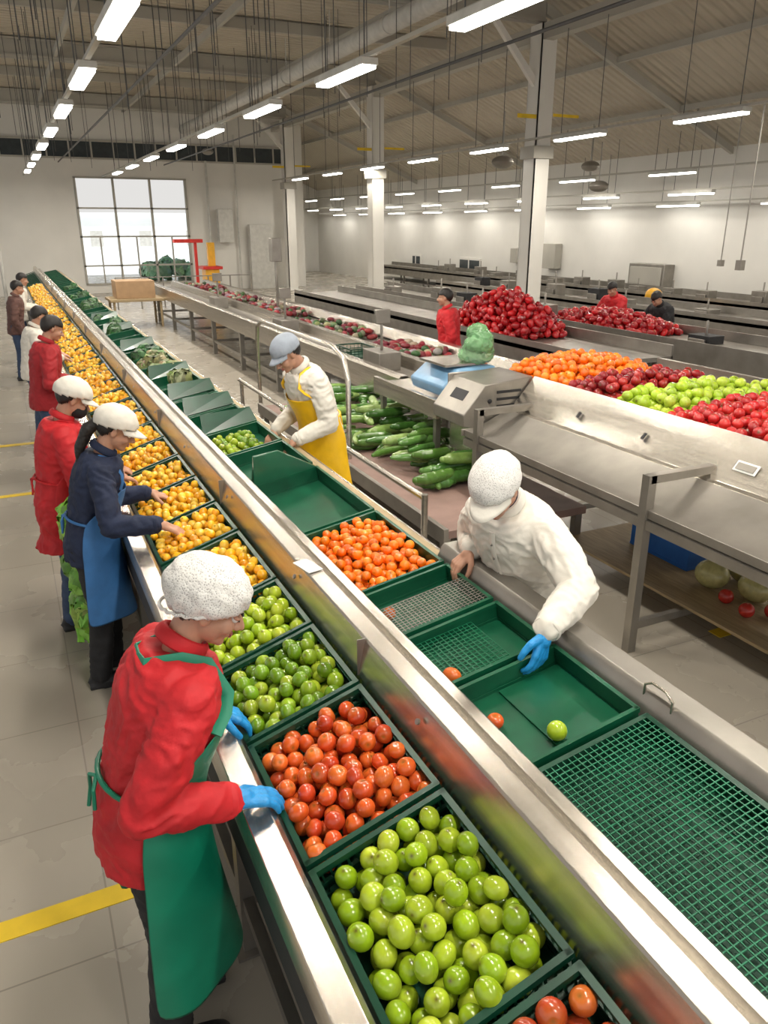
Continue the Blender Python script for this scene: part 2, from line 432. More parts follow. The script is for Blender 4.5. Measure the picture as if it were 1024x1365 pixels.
        ss=o.modifiers.new('sub','SUBSURF'); ss.levels=1; ss.render_levels=1
        st=MB(); A=spine(.26*h)[0]; Bq=spine(.295*h)[0]; Cq=spine(.29*h)[0]
        for row0,sg in((rows[0][0],-1),(rows[0][-1],1)):
            st.tube([row0,row0.lerp(A+Sl*sg*.075*h+Sf*(.062*h+thick+.008),.6),A+Sl*sg*.07*h+Sf*(.055*h+thick+.008)+Su*.008,Bq+Sl*sg*.052*h+Sf*.03*h+Su*(.004+thick),Bq+Sl*sg*.045*h-Sf*.01*h+Su*(.008+thick),Cq+Sl*sg*.03*h-Sf*(.050*h+thick)+Su*.0,Cq-Sf*(.054*h+thick)-Su*.005],strap,10,0,False,.35,Su)
        c,f,u=spine(.085*h); l=lat(.085*h); w,dp=rr(.085)
        st.tube([c+l*math.sin(an)*(w*h*slim+thick+.014)+f*math.cos(an)*(dp*h+thick+.014) for an in [2*math.pi*q/32 for q in range(32)]],.008,8,0,True)
        bk=c-f*(dp*h+thick+.02)
        st.tube([bk,bk+l*.04-u*.02-f*.01,bk+l*.05-u*.07,bk+l*.04-u*.13],.006,6); st.tube([bk,bk-l*.03-u*.03-f*.01,bk-l*.035-u*.09],.006,6)
        obj('apron_straps',st,apron,R)
    fd=MB()
    for sg in(1,-1):
        fd.ell(H(.0765,sg*.031,-.001),(.0125*k,.0125*k,.0115*k),Rm,12,8,0)
        fd.ell(H(.0855,sg*.031,-.004),(.005*k,.0058*k,.0058*k),Rm,10,6,1)
        fd.ell(H(.0790,sg*.031,.0055),(.0125*k,.0165*k,.008*k),Rm,12,8,2)
        fd.ell(H(.0895,sg*.031,-.0005),(.0026*k,.0145*k,.0020*k),Rm,10,6,3)
        fd.ell(H(.0885,sg*.034,.0225),(.005*k,.019*k,.0042*k),Rm,10,6,3)
    fd.ell(H(.0935,0,-.0585),(.006*k,.022*k,.0045*k),Rm,12,6,4); fd.ell(H(.0925,0,-.0670),(.0065*k,.019*k,.0052*k),Rm,12,6,4)
    obj('face_features',fd,['eye','iris',sk,'hair','lip'],R)
    if mask:
        mk=MB(); mk.ell(H(.052,0,-.058),(.062*k,.062*k,.056*k),Rm,20,12); obj('face_mask',mk,mask,R)
    def shell(nm,c,r,cut,mt,nz=0,seg=40,ring=26,fr=30,th=.003):
        t_,f_=sph_t(seg,ring); b=MB(); loc=[]
        for q in t_:
            x,yy,z=c[0]+q[0]*r[0],c[1]+q[1]*r[1],c[2]+q[2]*r[2]
            if nz:
                g=1+nz*noise.noise(V((q[0]*fr*.1,q[1]*fr*.1,q[2]*fr*.1))+V((yaw,0,0)))+nz*.5*math.sin(math.atan2(q[1],q[0])*13)*max(0,.75-q[2])
                x,yy,z=c[0]+q[0]*r[0]*g,c[1]+q[1]*r[1]*g,c[2]+q[2]*r[2]*g
            loc.append((x,yy,z))
        ok=[cut(*p)>-.012 for p in loc]
        b.add([H(*p) for p in loc],[f for f in f_ if all(ok[i] for i in f)])
        o=obj(nm,b,mt,R,True,0,80); sd=o.modifiers.new('s','SOLIDIFY'); sd.thickness=th; sd.offset=1
        return o
    if hair:
        shell('hair',(-.018,0,.028),(.104,.083,.100),lambda x,yy,z: z-(.048 if x>.02 else .048-(.02-x)*1.35)+ (0.02 if abs(yy)<.03 and x>0 else 0) if x>-.10 else z+.07,'hair',.03)
    if ponytail:
        pt=MB(); pt.chain([H(-.105,0,0),H(-.14,0,-.06),H(-.15,0,-.16)-u0*.02,H(-.13,0,-.25)-u0*.05],[.028*k,.034*k,.028*k,.010*k]); fuse('ponytail',pt,'hair',.006,3,R,.004,30,2)
    if hat=='net':
        shell('hairnet',(-.024,0,.040),(.124,.102,.100),lambda x,yy,z: z-(.006+x*.42),hatmat,.06,64,40,34)
        b=MB(); pts=[]
        for q in range(48):
            an=2*math.pi*q/48; x=-.018+.110*math.cos(an); yy=.088*math.sin(an); z=.002+x*.42+.003*math.sin(q*3)
            pts.append(H(x,yy,z))
        b.tube(pts,.0055*k,8,0,True); obj('hairnet_band',b,'net' if hatmat=='net' else hatmat,R)
    if hat=='cap' or hat=='netcap':
        nc=hat=='netcap'
        shell('cap',(-.018,0,.040),(.112,.090,.092) if not nc else (.122,.100,.100),lambda x,yy,z: z-(.030+x*.22),hatmat,.02 if not nc else .04,48,30)
        b=MB(); rows=[];nq=16; ext=.062 if not nc else .085
        for ri in range(5):
            for q in range(nq+1):
                an=(-1+2*q/nq)*1.15; r1=.104+ ext*ri/4*math.cos(an*.95)**.5 if math.cos(an*.95)>0 else .104
                x=-.018+r1*math.cos(an)*1.0; yy=.088*math.sin(an)*(1+.05*ri/4); z=.047-.010*ri/4-.018*abs(math.sin(an))**2-.004*ri
                rows.append(H(x,yy,z))
        fs=[(i*(nq+1)+q,i*(nq+1)+q+1,(i+1)*(nq+1)+q+1,(i+1)*(nq+1)+q) for i in range(4) for q in range(nq)]
        b.add(rows,fs); o=obj('cap_brim',b,hatmat if hatmat!='net' else 'white_cloth',R,True,0,80); sd=o.modifiers.new('s','SOLIDIFY'); sd.thickness=.005
    return R

# ---------------------------------------------------------------- produce
def pack(W,L,r,limit,seed,base=0.,heap=0.,kk=26,maxn=700,nf=30):
    rg=np.random.RandomState(seed); P=np.zeros((0,3)); fails=0
    while len(P)<maxn and fails<nf:
        c=np.column_stack([rg.uniform(r,W-r,kk),rg.uniform(r,L-r,kk)]); z=np.full(kk,base+r)
        if len(P):
            d2=((c[:,None,:]-P[None,:,:2])**2).sum(2); m=d2<(2*r*.95)**2
            hh=np.where(m,P[None,:,2]+np.sqrt(np.maximum((2*r*.95)**2-d2,0)),-9.); z=np.maximum(z,hh.max(1))
        if heap:
            u=(c[:,0]/W-.5)*2; v=(c[:,1]/L-.5)*2; lim=limit+heap*np.clip(1-(u*u+v*v)*.6,0,1)
            sc_=z-lim; i=sc_.argmin()
            if sc_[i]>0: fails+=1; continue
        else:
            i=z.argmin()
            if z[i]>limit: fails+=1; continue
        P=np.vstack([P,[c[i,0],c[i,1],z[i]]])
    return P

def fruit_mesh(mb,P,r,kind,T,seg=18,ring=12,seed=0,vr=.06):
    rg=np.random.RandomState(seed); t,f=sph_t(seg,ring); t=t.copy()
    pal={'lime':[(.30,.45,.012),(.38,.50,.025),(.24,.38,.010),(.44,.54,.035)],'lime2':[(.17,.32,.015),(.26,.40,.02),(.13,.25,.010),(.34,.44,.03)],
     'tomato':[(.68,.105,.018),(.60,.075,.015),(.72,.15,.025),(.54,.055,.014),(.70,.13,.022)],'dtomato':[(.48,.07,.02),(.40,.05,.015),(.54,.12,.025)],
     'yellow':[(.88,.44,.010),(.90,.52,.025),(.82,.36,.008),(.88,.56,.05)],'orange':[(.94,.21,.004),(.92,.17,.004),(.96,.27,.010)],
     'rapple':[(.32,.010,.012),(.24,.008,.010),(.40,.02,.015)],'red':[(.52,.015,.015),(.60,.025,.02),(.42,.012,.012)],'gapple':[(.42,.58,.03),(.50,.64,.06),(.36,.52,.025)],
     'pepper':[(.45,.008,.01),(.34,.006,.01),(.55,.012,.015)]}[kind]
    sx={'lime':(1,1,1.10),'lime2':(.98,.98,1.1),'tomato':(1.05,1.05,.92),'dtomato':(1.05,1.05,.93),'yellow':(.97,.97,1.08),'pepper':(.95,.95,1.3)}.get(kind,(1,1,.97))
    shp=t*np.array(sx)
    if kind in('tomato','dtomato','rapple','gapple','orange','red'):
        ax=np.sqrt(t[:,0]**2+t[:,1]**2); shp[:,2]-=np.where(t[:,2]>0,.16*np.exp(-(ax/.22)**2),0)
    if kind=='pepper':
        an=np.arctan2(t[:,1],t[:,0]); g=1+.12*np.cos(an*4); shp[:,0]*=g; shp[:,1]*=g
    top=np.exp(-((1-t[:,2])/.02)**1)
    for p in P:
        a,b,c=rg.uniform(0,6.28,3); tilt=rg.uniform(0,1.9)
        Rm=np.array(Matrix.Rotation(a,3,'Z')@Matrix.Rotation(tilt,3,'Y')@Matrix.Rotation(c,3,'Z'))
        s=r*rg.uniform(1-vr*1.6,1+vr); v=(shp*rg.uniform(.95,1.05,3))@Rm.T*s+p
        if T is not None:
            Tm=np.array(T); v=v@Tm[:3,:3].T+Tm[:3,3]
        col=np.array(pal[rg.randint(len(pal))])*rg.uniform(.82,1.12)
        stem=np.array([.10,.07,.02])
        C=col[None,:]*(1-top[:,None])+stem[None,:]*top[:,None]
        if kind in('tomato','dtomato'): 
            w=np.clip(t[:,2]-.3,0,1)[:,None]*.35; C=C*(1-w)+np.array([.72,.26,.03])*w
        if kind=='lime':
            w=np.clip(-t[:,2],0,1)[:,None]*.3; C=C*(1-w)+np.array([.55,.56,.08])*w
        o=len(mb.v); mb.v.extend(map(tuple,v.tolist())); mb.f.extend([tuple(i+o for i in q) for q in f]); mb.m.extend([0]*len(f)); mb.c.extend(map(tuple,C.tolist()))

def bedT(x0,z0,phi,y): 
    return Matrix.Translation((x0,y,z0))@Matrix.Rotation(-rad(phi),4,'Y')
LB=lambda y: bedT(.50,.95,17.7,y)
RB=lambda y: bedT(1.217,1.05,10.3,y)
WL,WR=.445,.449

def crate(mb,T,W,L,dep,pitch=.03,t=.006,solid=False,rim=.016):
    mb.T=T; g=.006
    x0,x1,y0,y1=g,W-g,g,L-g
    mb.bb(x0,x1,y0,y1,-dep,-dep+.008)
    for (a,b,c,d) in((x0,x1,y0-.002,y0+rim),(x0,x1,y1-rim,y1+.002),(x0-.002,x0+rim,y0,y1),(x1-rim,x1+.002,y0,y1)):
        mb.bb(a,b,c,d,-.014,0.004); mb.bb(a+.001,b-.001,c+.001,d-.001,-dep,-dep+.02)
        if solid: 
            mb.bb(a+.004,b-.004,c+.004,d-.004,-dep,-.01)
        else: mb.bb(a+.003,b-.003,c+.003,d-.003,-dep*.5-.005,-dep*.5+.005)
    if not solid:
        n=int((x1-x0)/pitch)
        for i in range(n+1):
            x=x0+(x1-x0)*i/n; mb.bb(x-t/2,x+t/2,y0+.003,y0+.010,-dep,-.01); mb.bb(x-t/2,x+t/2,y1-.010,y1-.003,-dep,-.01)
        n=int((y1-y0)/pitch)
        for i in range(n+1):
            y=y0+(y1-y0)*i/n; mb.bb(x0+.003,x0+.010,y-t/2,y+t/2,-dep,-.01); mb.bb(x1-.010,x1-.003,y-t/2,y+t/2,-dep,-.01)
    mb.T=None

def leafy(mb,c,r,n,seed,cols=((.10,.28,.03),(.18,.38,.06),(.30,.48,.12))):
    rg=random.Random(seed); c=V(c)
    mb.ell(c,(r*.62,r*.62,r*.6),None,12,8,0,cols[2])
    for i in range(n):
        th=rg.uniform(0,6.28); el=rg.uniform(-.2,1.2); 
        d=V((math.cos(th)*math.cos(el),math.sin(th)*math.cos(el),math.sin(el))); a=d.orthogonal().normalized(); b=d.cross(a)
        if rg.random()<.5: a,b=b,a
        o=c-d*r*.1; vs=[];N_=6; col=[x*rg.uniform(.8,1.2) for x in cols[rg.randrange(3)]]
        cl=[]
        for u in range(N_+1):
            for w in range(N_+1):
                uu=u/N_; ww=w/N_-.5; wid=math.sin(math.pi*min(1,uu*.85+.12))*r*.95
                ru=.07*r*math.sin(ww*22+i)*uu+.05*r*math.sin(uu*15+i*2)
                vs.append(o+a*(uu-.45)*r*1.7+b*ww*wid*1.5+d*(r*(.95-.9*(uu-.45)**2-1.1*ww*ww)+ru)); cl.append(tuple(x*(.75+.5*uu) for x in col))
        fs=[(u*(N_+1)+w,u*(N_+1)+w+1,(u+1)*(N_+1)+w+1,(u+1)*(N_+1)+w) for u in range(N_) for w in range(N_)]
        mb.add(vs,fs,0,cl)

# ================================================================= ROOM
f=MB(); f.bb(-8,17.2,-3,45.2,-.1,0); obj('floor',f,'floor')
def wall(nm,x0,x1,y0,y1,z0,z1): b=MB(); b.bb(x0,x1,y0,y1,z0,z1); return obj(nm,b,'paintw')
b=MB()
b.bb(-8,2.9,34,34.2,0,7); b.bb(7.2,12.2,34,34.2,0,7); b.bb(2.9,7.2,34,34.2,4.3,7); b.bb(2.9,7.2,34,34.2,0,.35)
obj('wall_back',b,'paintw')
wall('wall_back_side',12,12.2,34.2,45,0,7); wall('wall_back_far',12.2,17,45,45.2,0,7); wall('wall_right',17,17.2,-3,45.2,0,4.6)
b=MB(); b.add([(-8,-3,7),(11,-3,7),(17.2,-3,4.35),(-8,45.2,7),(11,45.2,7),(17.2,45.2,4.35),(-8,-3,7.1),(11,-3,7.1),(17.2,-3,4.45),(-8,45.2,7.1),(11,45.2,7.1),(17.2,45.2,4.45)],
 [(0,1,4,3),(1,2,5,4),(6,9,10,7),(7,10,11,8),(0,3,9,6),(2,8,11,5),(0,6,7,1),(1,7,8,2),(3,4,10,9),(4,5,11,10)]); obj('ceiling',b,'roof',None,False)
b=MB()
for y in (-1.6,6.9,15.4,23.9,32.4):
    b.bb(-8,11,y-.08,y+.08,6.55,6.60); b.bb(-8,11,y-.015,y+.015,6.5,6.95); b.bb(-8,11,y-.08,y+.08,6.93,6.97)
    b.add([(11,y-.05,6.7),(16.9,y-.05,4.25),(16.9,y-.05,4.4),(11,y-.05,6.9),(11,y+.05,6.7),(16.9,y+.05,4.25),(16.9,y+.05,4.4),(11,y+.05,6.9)],[(0,1,2,3),(4,7,6,5),(0,4,5,1),(3,2,6,7),(0,3,7,4),(1,5,6,2)])
for y in (11.1,19.6,28.1): b.bb(-8,11,y-.05,y+.05,6.75,6.98)
for x in (-4,-1,2,5,8): b.bb(x-.04,x+.04,-2,33.9,6.6,6.75)
b.bb(10.85,11.1,-2,33.9,6.2,6.5)
for x,z in((13,5.95),(15,5.1)): b.bb(x-.04,x+.04,-2,44.9,z,z+.12)
obj('roof_beams',b,'beam',None,True)
b=MB()
b.bar((7.2,-2,6.1),(7.2,33.8,6.1),.16,16)
for yy in range(0,34,3): b.bar((7.2,yy,6.25),(7.2,yy,6.95),.012,6); b.bar((7.2,yy-.04,6.1),(7.2,yy+.04,6.1),.175,16)
obj('ventilation_duct',b,'lampbody')
for y in (6.9,15.4,23.9,32.4):
    b=MB()
    b.bb(10.8,11.2,y-.2,y-.17,0,6.5); b.bb(10.8,11.2,y+.17,y+.2,0,6.5); b.bb(10.98,11.02,y-.17,y+.17,0,6.5)
    b.bb(10.8,10.84,y-.2,y+.2,0,6.5)
    b.bb(10.65,11.35,y-.35,y+.35,0,.03)
    b.bb(10.74,11.26,y-.26,y+.26,3.95,4.2,1)
    b.bb(10.3,10.78,y-.215,y-.2,4.72,4.80,2); b.bb(11.22,11.9,y-.215,y-.2,4.78,4.84,2)
    b.add([(10.85,y-.05,5.3),(9.7,y-.05,6.5),(9.85,y-.05,6.5),(10.85,y-.05,5.5),(10.85,y+.05,5.3),(9.7,y+.05,6.5),(9.85,y+.05,6.5),(10.85,y+.05,5.5)],[(0,1,2,3),(4,7,6,5),(0,4,5,1),(3,2,6,7)])
    obj('steel_column',b,['paintw','beam','yellowline'])
b=MB(); b.bb(0.5,11.7,33.94,33.99,5.0,5.55,0)
for i in range(15): x=.5+i*.8; b.bb(x-.03,x+.03,33.9,33.95,5.0,5.55,1)
b.bb(.4,11.8,33.9,33.96,4.94,5.0,1); b.bb(.4,11.8,33.9,33.96,5.55,5.62,1)
obj('window_1',b,['glass','beam'])
b=MB()
for x in(2.95,4.35,5.75,7.15): b.bb(x-.04,x+.04,33.95,34.1,.35,4.3)
for z in(.35,1.05,2.15,3.2,4.3): b.bb(2.9,7.2,33.95,34.1,z-.03,z+.03)
for x in(3.65,5.05,6.45): b.bb(x-.025,x+.025,33.97,34.08,.35,2.15)
obj('window_2',b,'beam')
b=MB()
for i in range(12):
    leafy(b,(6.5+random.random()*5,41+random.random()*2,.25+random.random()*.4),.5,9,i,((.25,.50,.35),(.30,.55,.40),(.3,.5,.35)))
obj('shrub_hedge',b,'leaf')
b=MB(); b.bb(-6,16,58,58.3,0,3.2); 
for i in range(6): b.bb(-4+i*3.2,-3.2+i*3.2,57.96,58,1.2,2.2,1)
b.bb(-6.2,16.2,57.8,58.4,3.2,3.35)
obj('outside_building',b,['outwall','lampbody'])
b=MB(); b.bb(-20,30,45.3,90,-.12,-.02); b.bb(-20,11.9,34.3,45.3,-.12,-.02); obj('outside_ground',b,'outwall')
b=MB()
for (y0,y1) in ((27.0,28.6),(32.0,32.8)):
    b.bb(16.94,17.0,y0,y1,.35,1.35,1); b.bb(16.9,16.97,y0+.08,y1-.08,.43,1.27,0)
    b.bb(16.88,16.93,(y0+y1)/2-.03,(y0+y1)/2+.03,.4,1.3,1)
obj('window_3',b,['glass','paintw'])
b=MB(); b.bb(16.6,16.99,16.9,18.3,.5,1.55,0); b.bb(16.57,16.6,16.98,18.22,.58,1.47,1); b.bb(16.7,16.99,22,22.7,1.2,2.0,1); b.bb(16.75,16.99,24.3,24.7,1.3,1.8,1); obj('wall_cabinet',b,['steel_d','beam'],None,True,.02)
b=MB(); b.bb(-4,.36,2.62,2.72,0,.004); b.bb(-1.5,-.9,5.9,6.0,0,.004); b.bb(-1.9,.3,10.4,10.5,0,.004); b.bb(3.98,7,3.14,3.24,0,.004); b.bb(-1.9,.1,8.3,8.38,0,.004)
obj('floor_marking',b,'yellowline')

def lamp_row(x,z,y0,y1,step,power,ln=1.45,every=1,ceil=7,w=.10):
    b=MB(); y=y0; i=0
    b.bb(x-.03,x+.03,-2,y1+1,z+.10,z+.14,2)
    while y<y1:
        b.bb(x-w,x+w,y-ln/2,y+ln/2,z+.03,z+.10,0); b.bb(x-w*.8,x+w*.8,y-ln/2+.02,y+ln/2-.02,z-.005,z+.03,1)
        b.bar((x,y-ln*.4,z+.14),(x,y-ln*.4,ceil),.008,6,3); b.bar((x,y+ln*.4,z+.14),(x,y+ln*.4,ceil),.008,6,3)
        if i%every==0:
            l=bpy.data.lights.new('tube_light','AREA'); l.shape='RECTANGLE'; l.size=.16; l.size_y=ln*every; l.energy=power*every; l.color=(1,.925,.81)
            o=bpy.data.objects.new('tube_light',l); o.location=(x,y,z-.02); sc.collection.objects.link(o); L_.append(o)
        y+=step; i+=1
    return obj('ceiling_lamp_row',b,['lampbody','tube','beam','wire'])
L_=[]
lamp_row(1.18,4.2,-1.5,32.5,3.1,66)
lamp_row(3.93,4.2,-.5,32.5,3.3,68)
lamp_row(10.7,4.2,.4,32.5,3.3,66,ceil=6.2)
lamp_row(15,3.73,1,43,3.6,22,ceil=5.2,w=.08)
lamp_row(15.9,3.3,2,43,3.4,5,ceil=4.8,w=.07)
lamp_row(16.5,3.05,3,43,3.4,2.5,ceil=4.5,w=.07)
rt=root('tube_lights',(0,0,0))
for o in L_: o.parent=rt
b=MB()
rg=random.Random(4)
for i in range(90):
    x=rg.uniform(-.5,7); y=rg.uniform(8,30); b.bar((x,y,4.3+rg.random()*.5),(x,y,6.7),.007,5)
for x in(2.4,6.2): b.bar((x,-2,4.75),(x,33,4.75),.022,8)
obj('suspension_wires',b,'wire')
b=MB()
for x,y,z in((9.2,14.0,3.75),(13,16,3.9),(7.7,32,5.2),(12.3,14.8,3.4)):
    b.ell((x,y,z),(.22,.22,.12),None,16,8); b.bar((x,y,z),(x,y,z+.9),.012,6)
obj('high_bay_sensor',b,'steel_d')
b=MB(); b.bar((10.4,9,2.05),(10.4,9,4.25),.012,6); b.bb(10.35,10.45,8.95,9.05,1.93,2.08); b.bar((13.3,12,1.9),(13.3,12,4.6),.012,6); b.bb(13.25,13.35,11.95,12.05,1.8,1.92); obj('pendant_switch',b,'steel_d')

# ================================================================= MAIN SORTING MACHINE
R0=root('sorting_conveyor',(1.1,10,0)); Y0,Y1=-.3,31.
b=MB()
b.sheet([(.395,.885),(.395,.955),(.40,.972),(.47,.978),(.485,.965),(.485,.86)],.004,Y0,Y1)
obj('front_steel_lip',b,'steel',R0,True,.003)
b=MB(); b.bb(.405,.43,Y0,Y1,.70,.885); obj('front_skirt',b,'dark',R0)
b=MB()
b.prof([(.935,1.0),(.935,1.075),(.965,1.215),(.972,1.222),(1.035,1.222),(1.042,1.214),(1.042,1.12),(1.085,1.11),(1.125,1.145),(1.165,1.145),(1.18,1.13),(1.18,.98)],Y0,Y1)
obj('central_rail',b,'steel',R0,True,0,25)
b=MB()
for i in range(9):
    y=.6+i*1.15; b.bar((.944,y,1.17),(.938,y,1.173),.010,10)
for i in range(14):
    y=.2+i*2.0; b.bb(.934,.968,y-.0015,y+.0015,1.08,1.2235)
obj('rail_bolts',b,'steel_d',R0)
b=MB()
b.prof([(.49,.80),(.49,.825),(.93,.955),(.93,.80)],Y0,Y1); b.prof([(1.18,.80),(1.18,.93),(1.66,1.0),(1.66,.80)],Y0,Y1)
obj('bed_plates',b,'gplastic',R0)
b=MB()
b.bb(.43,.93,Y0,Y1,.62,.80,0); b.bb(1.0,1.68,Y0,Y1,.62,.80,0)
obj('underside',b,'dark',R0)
b=MB()
y=0.
while y<Y1:
    for x in(.47,1.72): b.bb(x-.03,x+.03,y-.03,y+.03,0,.85); b.bb(x-.06,x+.06,y-.06,y+.06,0,.012)
    b.bb(.47,1.72,y-.02,y+.02,.22,.27); y+=2.2
b.bb(.45,.49,Y0,Y1,.22,.27); b.bb(1.70,1.74,Y0,Y1,.22,.27)
obj('legs',b,'steel_d',R0)
b=MB()
b.prof([(1.672,.90),(1.672,1.10),(1.70,1.16),(1.715,1.172),(1.80,1.172),(1.80,.88),(1.78,.88),(1.78,1.10)],Y0,2.95)
obj('outer_steel_rail',b,'steel_d',R0,True,.002)
b=MB(); b.prof([(1.67,.92),(1.67,1.065),(1.70,1.075),(1.76,1.075),(1.76,.92)],2.97,Y1); obj('outer_wood_rail',b,'wood',R0)
b=MB(); b.bb(1.76,1.79,2.97,Y1,.85,1.06); obj('outer_side_panel',b,'steel',R0)
b=MB(); yy=1.52
b.tube([(1.70,yy-.05,1.15),(1.70,yy-.05,1.19),(1.70,yy-.02,1.21),(1.70,yy+.04,1.21),(1.70,yy+.07,1.19),(1.70,yy+.07,1.15)],.005,8)
obj('rail_handle',b,'steel',R0)
b=MB(); b.box((.99,2.86,1.228),(.07,.13,.004),0,Matrix.Rotation(.2,3,'Z')); obj('label_card',b,'paper',R0)

crs=[(.33,.94,'dtomato',.033),(.95,1.55,'lime',.0325),(1.56,2.14,'tomato',.0295),(2.15,2.62,'lime2',.029),(2.63,3.09,'lime',.029),(3.10,3.74,'yellow',.0255),(3.76,4.24,'yellow',.025),(4.26,4.78,'yellow',.0245)]
nm={'dtomato':'tomato_pile','tomato':'tomato_pile','lime':'green_plum_pile','lime2':'lime_pile','yellow':'yellow_tomato_pile','orange':'orange_pile'}
for i,(a,c,kd,r) in enumerate(crs):
    b=MB(); crate(b,LB(a),WL,c-a,.115,.026); obj('produce_crate',b,'gplastic')
    P=pack(WL-.022,c-a-.022,r,-.014,i+11,base=-.108,heap=.034,kk=90,nf=14); P[:,0]+=.011; P[:,1]+=.011
    b=MB(); fruit_mesh(b,P,r,kd,LB(a),20 if i<4 else 14,14 if i<4 else 10,i); obj(nm[kd],b,'fruit',None,True,0,80)
bc=MB(); bf=MB(); y=4.80; i=0
while y<30:
    L=.52; crate(bc,LB(y),WL,L,.11,.05 if y<9 else .12)
    if y<24:
        r=.025 if y<8 else .03; P=pack(WL-.03,L-.03,r,-.02,i+60,base=-.085,heap=.045,kk=30,nf=8); P[:,:2]+=.015
        fruit_mesh(bf,P,r,'yellow',LB(y),10 if y<8 else 7,7 if y<8 else 5,i)
    y+=L+.02; i+=1
obj('produce_crate_row',bc,'gplastic'); obj('yellow_tomato_row',bf,'fruit',None,True,0,80)

def tray(y0,y1,dep=.09,solid=True,name='sorting_tray',m='gplastic2'):
    b=MB(); crate(b,RB(y0),WR,y1-y0,dep,.03,solid=solid,rim=.014); return obj(name,b,m)
tray(1.55,2.01,.085); tray(2.03,2.40,.085); tray(2.42,2.82,.085); tray(2.84,3.60,.10); tray(3.62,4.52,.10)
def netgrid(y0,y1,n0,pitch,t,mt,name,x0=0,x1=WR):
    b=MB(); b.T=RB(y0); L=y1-y0
    n=int(L/pitch)
    for i in range(n+1): y=L*i/n; b.bb(x0,x1,y-t/2,y+t/2,n0-t/2,n0+t/2)
    n=int((x1-x0)/pitch)
    for i in range(n+1): x=x0+(x1-x0)*i/n; b.bb(x-t/2,x+t/2,0,L,n0-t/2+.001,n0+t/2+.001)
    b.T=None; return obj(name,b,mt)
b=MB(); crate(b,RB(-.2),WR,1.73,.09,.03,solid=True); obj('net_tray',b,'gplastic')
netgrid(-.18,1.51,.0,.0205,.0034,'gnet','green_net_lid',.014,WR-.014)
netgrid(-.18,1.51,-.045,.047,.004,'gplastic','green_net_liner',.014,WR-.014)
netgrid(2.06,2.38,-.035,.020,.003,'gnet','wire_basket',.02,.30)
netgrid(2.44,2.66,-.0,.018,.003,'steel_d','wire_rack',.02,WR-.02)
b=MB(); b.T=RB(1.6); b.bb(.17,.43,.02,.38,-.075,-.068); b.T=None; obj('tray_liner_board',b,'gplastic2')
def single(y,x,kd,r,nm_,seed,n=-.05):
    b=MB(); fruit_mesh(b,np.array([[x,0,n]]),r,kd,RB(y),24,16,seed); obj(nm_,b,'fruit',None,True,0,80)
single(1.66,.19,'gapple',.034,'green_plum',5,-.034); single(1.83,.06,'tomato',.031,'tomato',6,-.045); single(2.10,.05,'tomato',.034,'tomato',7,-.02); single(2.66,.06,'tomato',.03,'tomato',2,-.035)
P=pack(WR-.03,.73,.025,-.022,5,base=-.095,heap=.045,kk=60,nf=14); P[:,:2]+=.015
b=MB(); fruit_mesh(b,P,.025,'orange',RB(2.84),16,12,3); obj('orange_pile',b,'fruit',None,True,0,80)
b=MB(); b.add([(1.22,4.50,1.04),(1.66,4.50,1.12),(1.66,4.56,1.12),(1.22,4.56,1.04),(1.235,4.52,1.24),(1.40,4.53,1.26),(1.40,4.55,1.26),(1.235,4.55,1.24)],[(0,1,5,4),(3,7,6,2),(0,4,7,3),(1,2,6,5),(4,5,6,7),(0,3,2,1)]); obj('tray_divider_flap',b,'gplastic2',None,True,.004)
y=4.60; bc=MB(); bl=MB(); bf=MB(); i=0
while y<30:
    L=.62; crate(bc,RB(y),WR,L,.10,.06,solid=True)
    if i==1:
        P=pack(WR*.75,L-.03,.028,-.04,77,base=-.10,heap=.04); P[:,:2]+=.015; fruit_mesh(bf,P,.028,'lime2',RB(y),10,8,9)
    if i in(5,6,7,8,12,13,15,18,19,22,26):
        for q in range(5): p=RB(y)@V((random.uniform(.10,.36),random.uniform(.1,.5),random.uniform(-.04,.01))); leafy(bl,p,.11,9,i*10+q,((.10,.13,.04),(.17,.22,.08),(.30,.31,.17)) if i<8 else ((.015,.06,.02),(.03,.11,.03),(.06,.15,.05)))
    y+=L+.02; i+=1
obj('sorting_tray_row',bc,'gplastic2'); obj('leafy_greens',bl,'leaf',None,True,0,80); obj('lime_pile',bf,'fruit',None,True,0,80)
b=MB()
for yy in(5.9,6.6,7.3,8.4,10.6,12.5,14.2):
    b.add([(1.22,yy,1.05),(1.66,yy,1.13),(1.66,yy+.2,1.20),(1.25,yy+.2,1.17),(1.22,yy+.012,1.04),(1.66,yy+.012,1.12),(1.66,yy+.21,1.19),(1.25,yy+.21,1.16)],[(0,1,2,3),(4,7,6,5),(0,4,5,1),(3,2,6,7),(0,3,7,4),(1,5,6,2)])
obj('crate_lids',b,'gplastic')

# ================================================================= SECOND LINE
R1=root('produce_display_conveyor',(4,4,0))
b=MB()
b.sheet([(3.98,1.385),(3.975,1.375),(3.76,1.13),(3.72,1.12)],.02,.4,5.4); obj('side_panel',b,'steel',R1,True,.003)
b=MB(); b.prof([(3.30,.93),(3.30,.985),(3.42,.99),(3.72,1.12),(3.76,1.11),(3.76,1.0),(3.5,.93)],.4,5.4); obj('side_trough',b,'steel_d',R1,True,.003)
b=MB(); b.bb(3.9,5.6,.4,5.6,1.22,1.28); b.bb(5.55,5.6,.4,5.6,1.28,1.40); obj('table_top',b,'steel_d',R1)
b=MB()
for y in(.9,3.28,5.2):
    b.bb(3.28,3.34,y-.03,y+.03,0,1.2); b.bb(5.4,5.46,y-.03,y+.03,0,1.22); b.bb(3.3,5.45,y-.02,y+.02,.16,.21); b.bb(3.3,3.9,y-.03,y+.03,1.15,1.2)
b.bb(3.29,3.33,.4,5.4,.86,.92)
obj('frame_legs',b,'steel_d',R1)
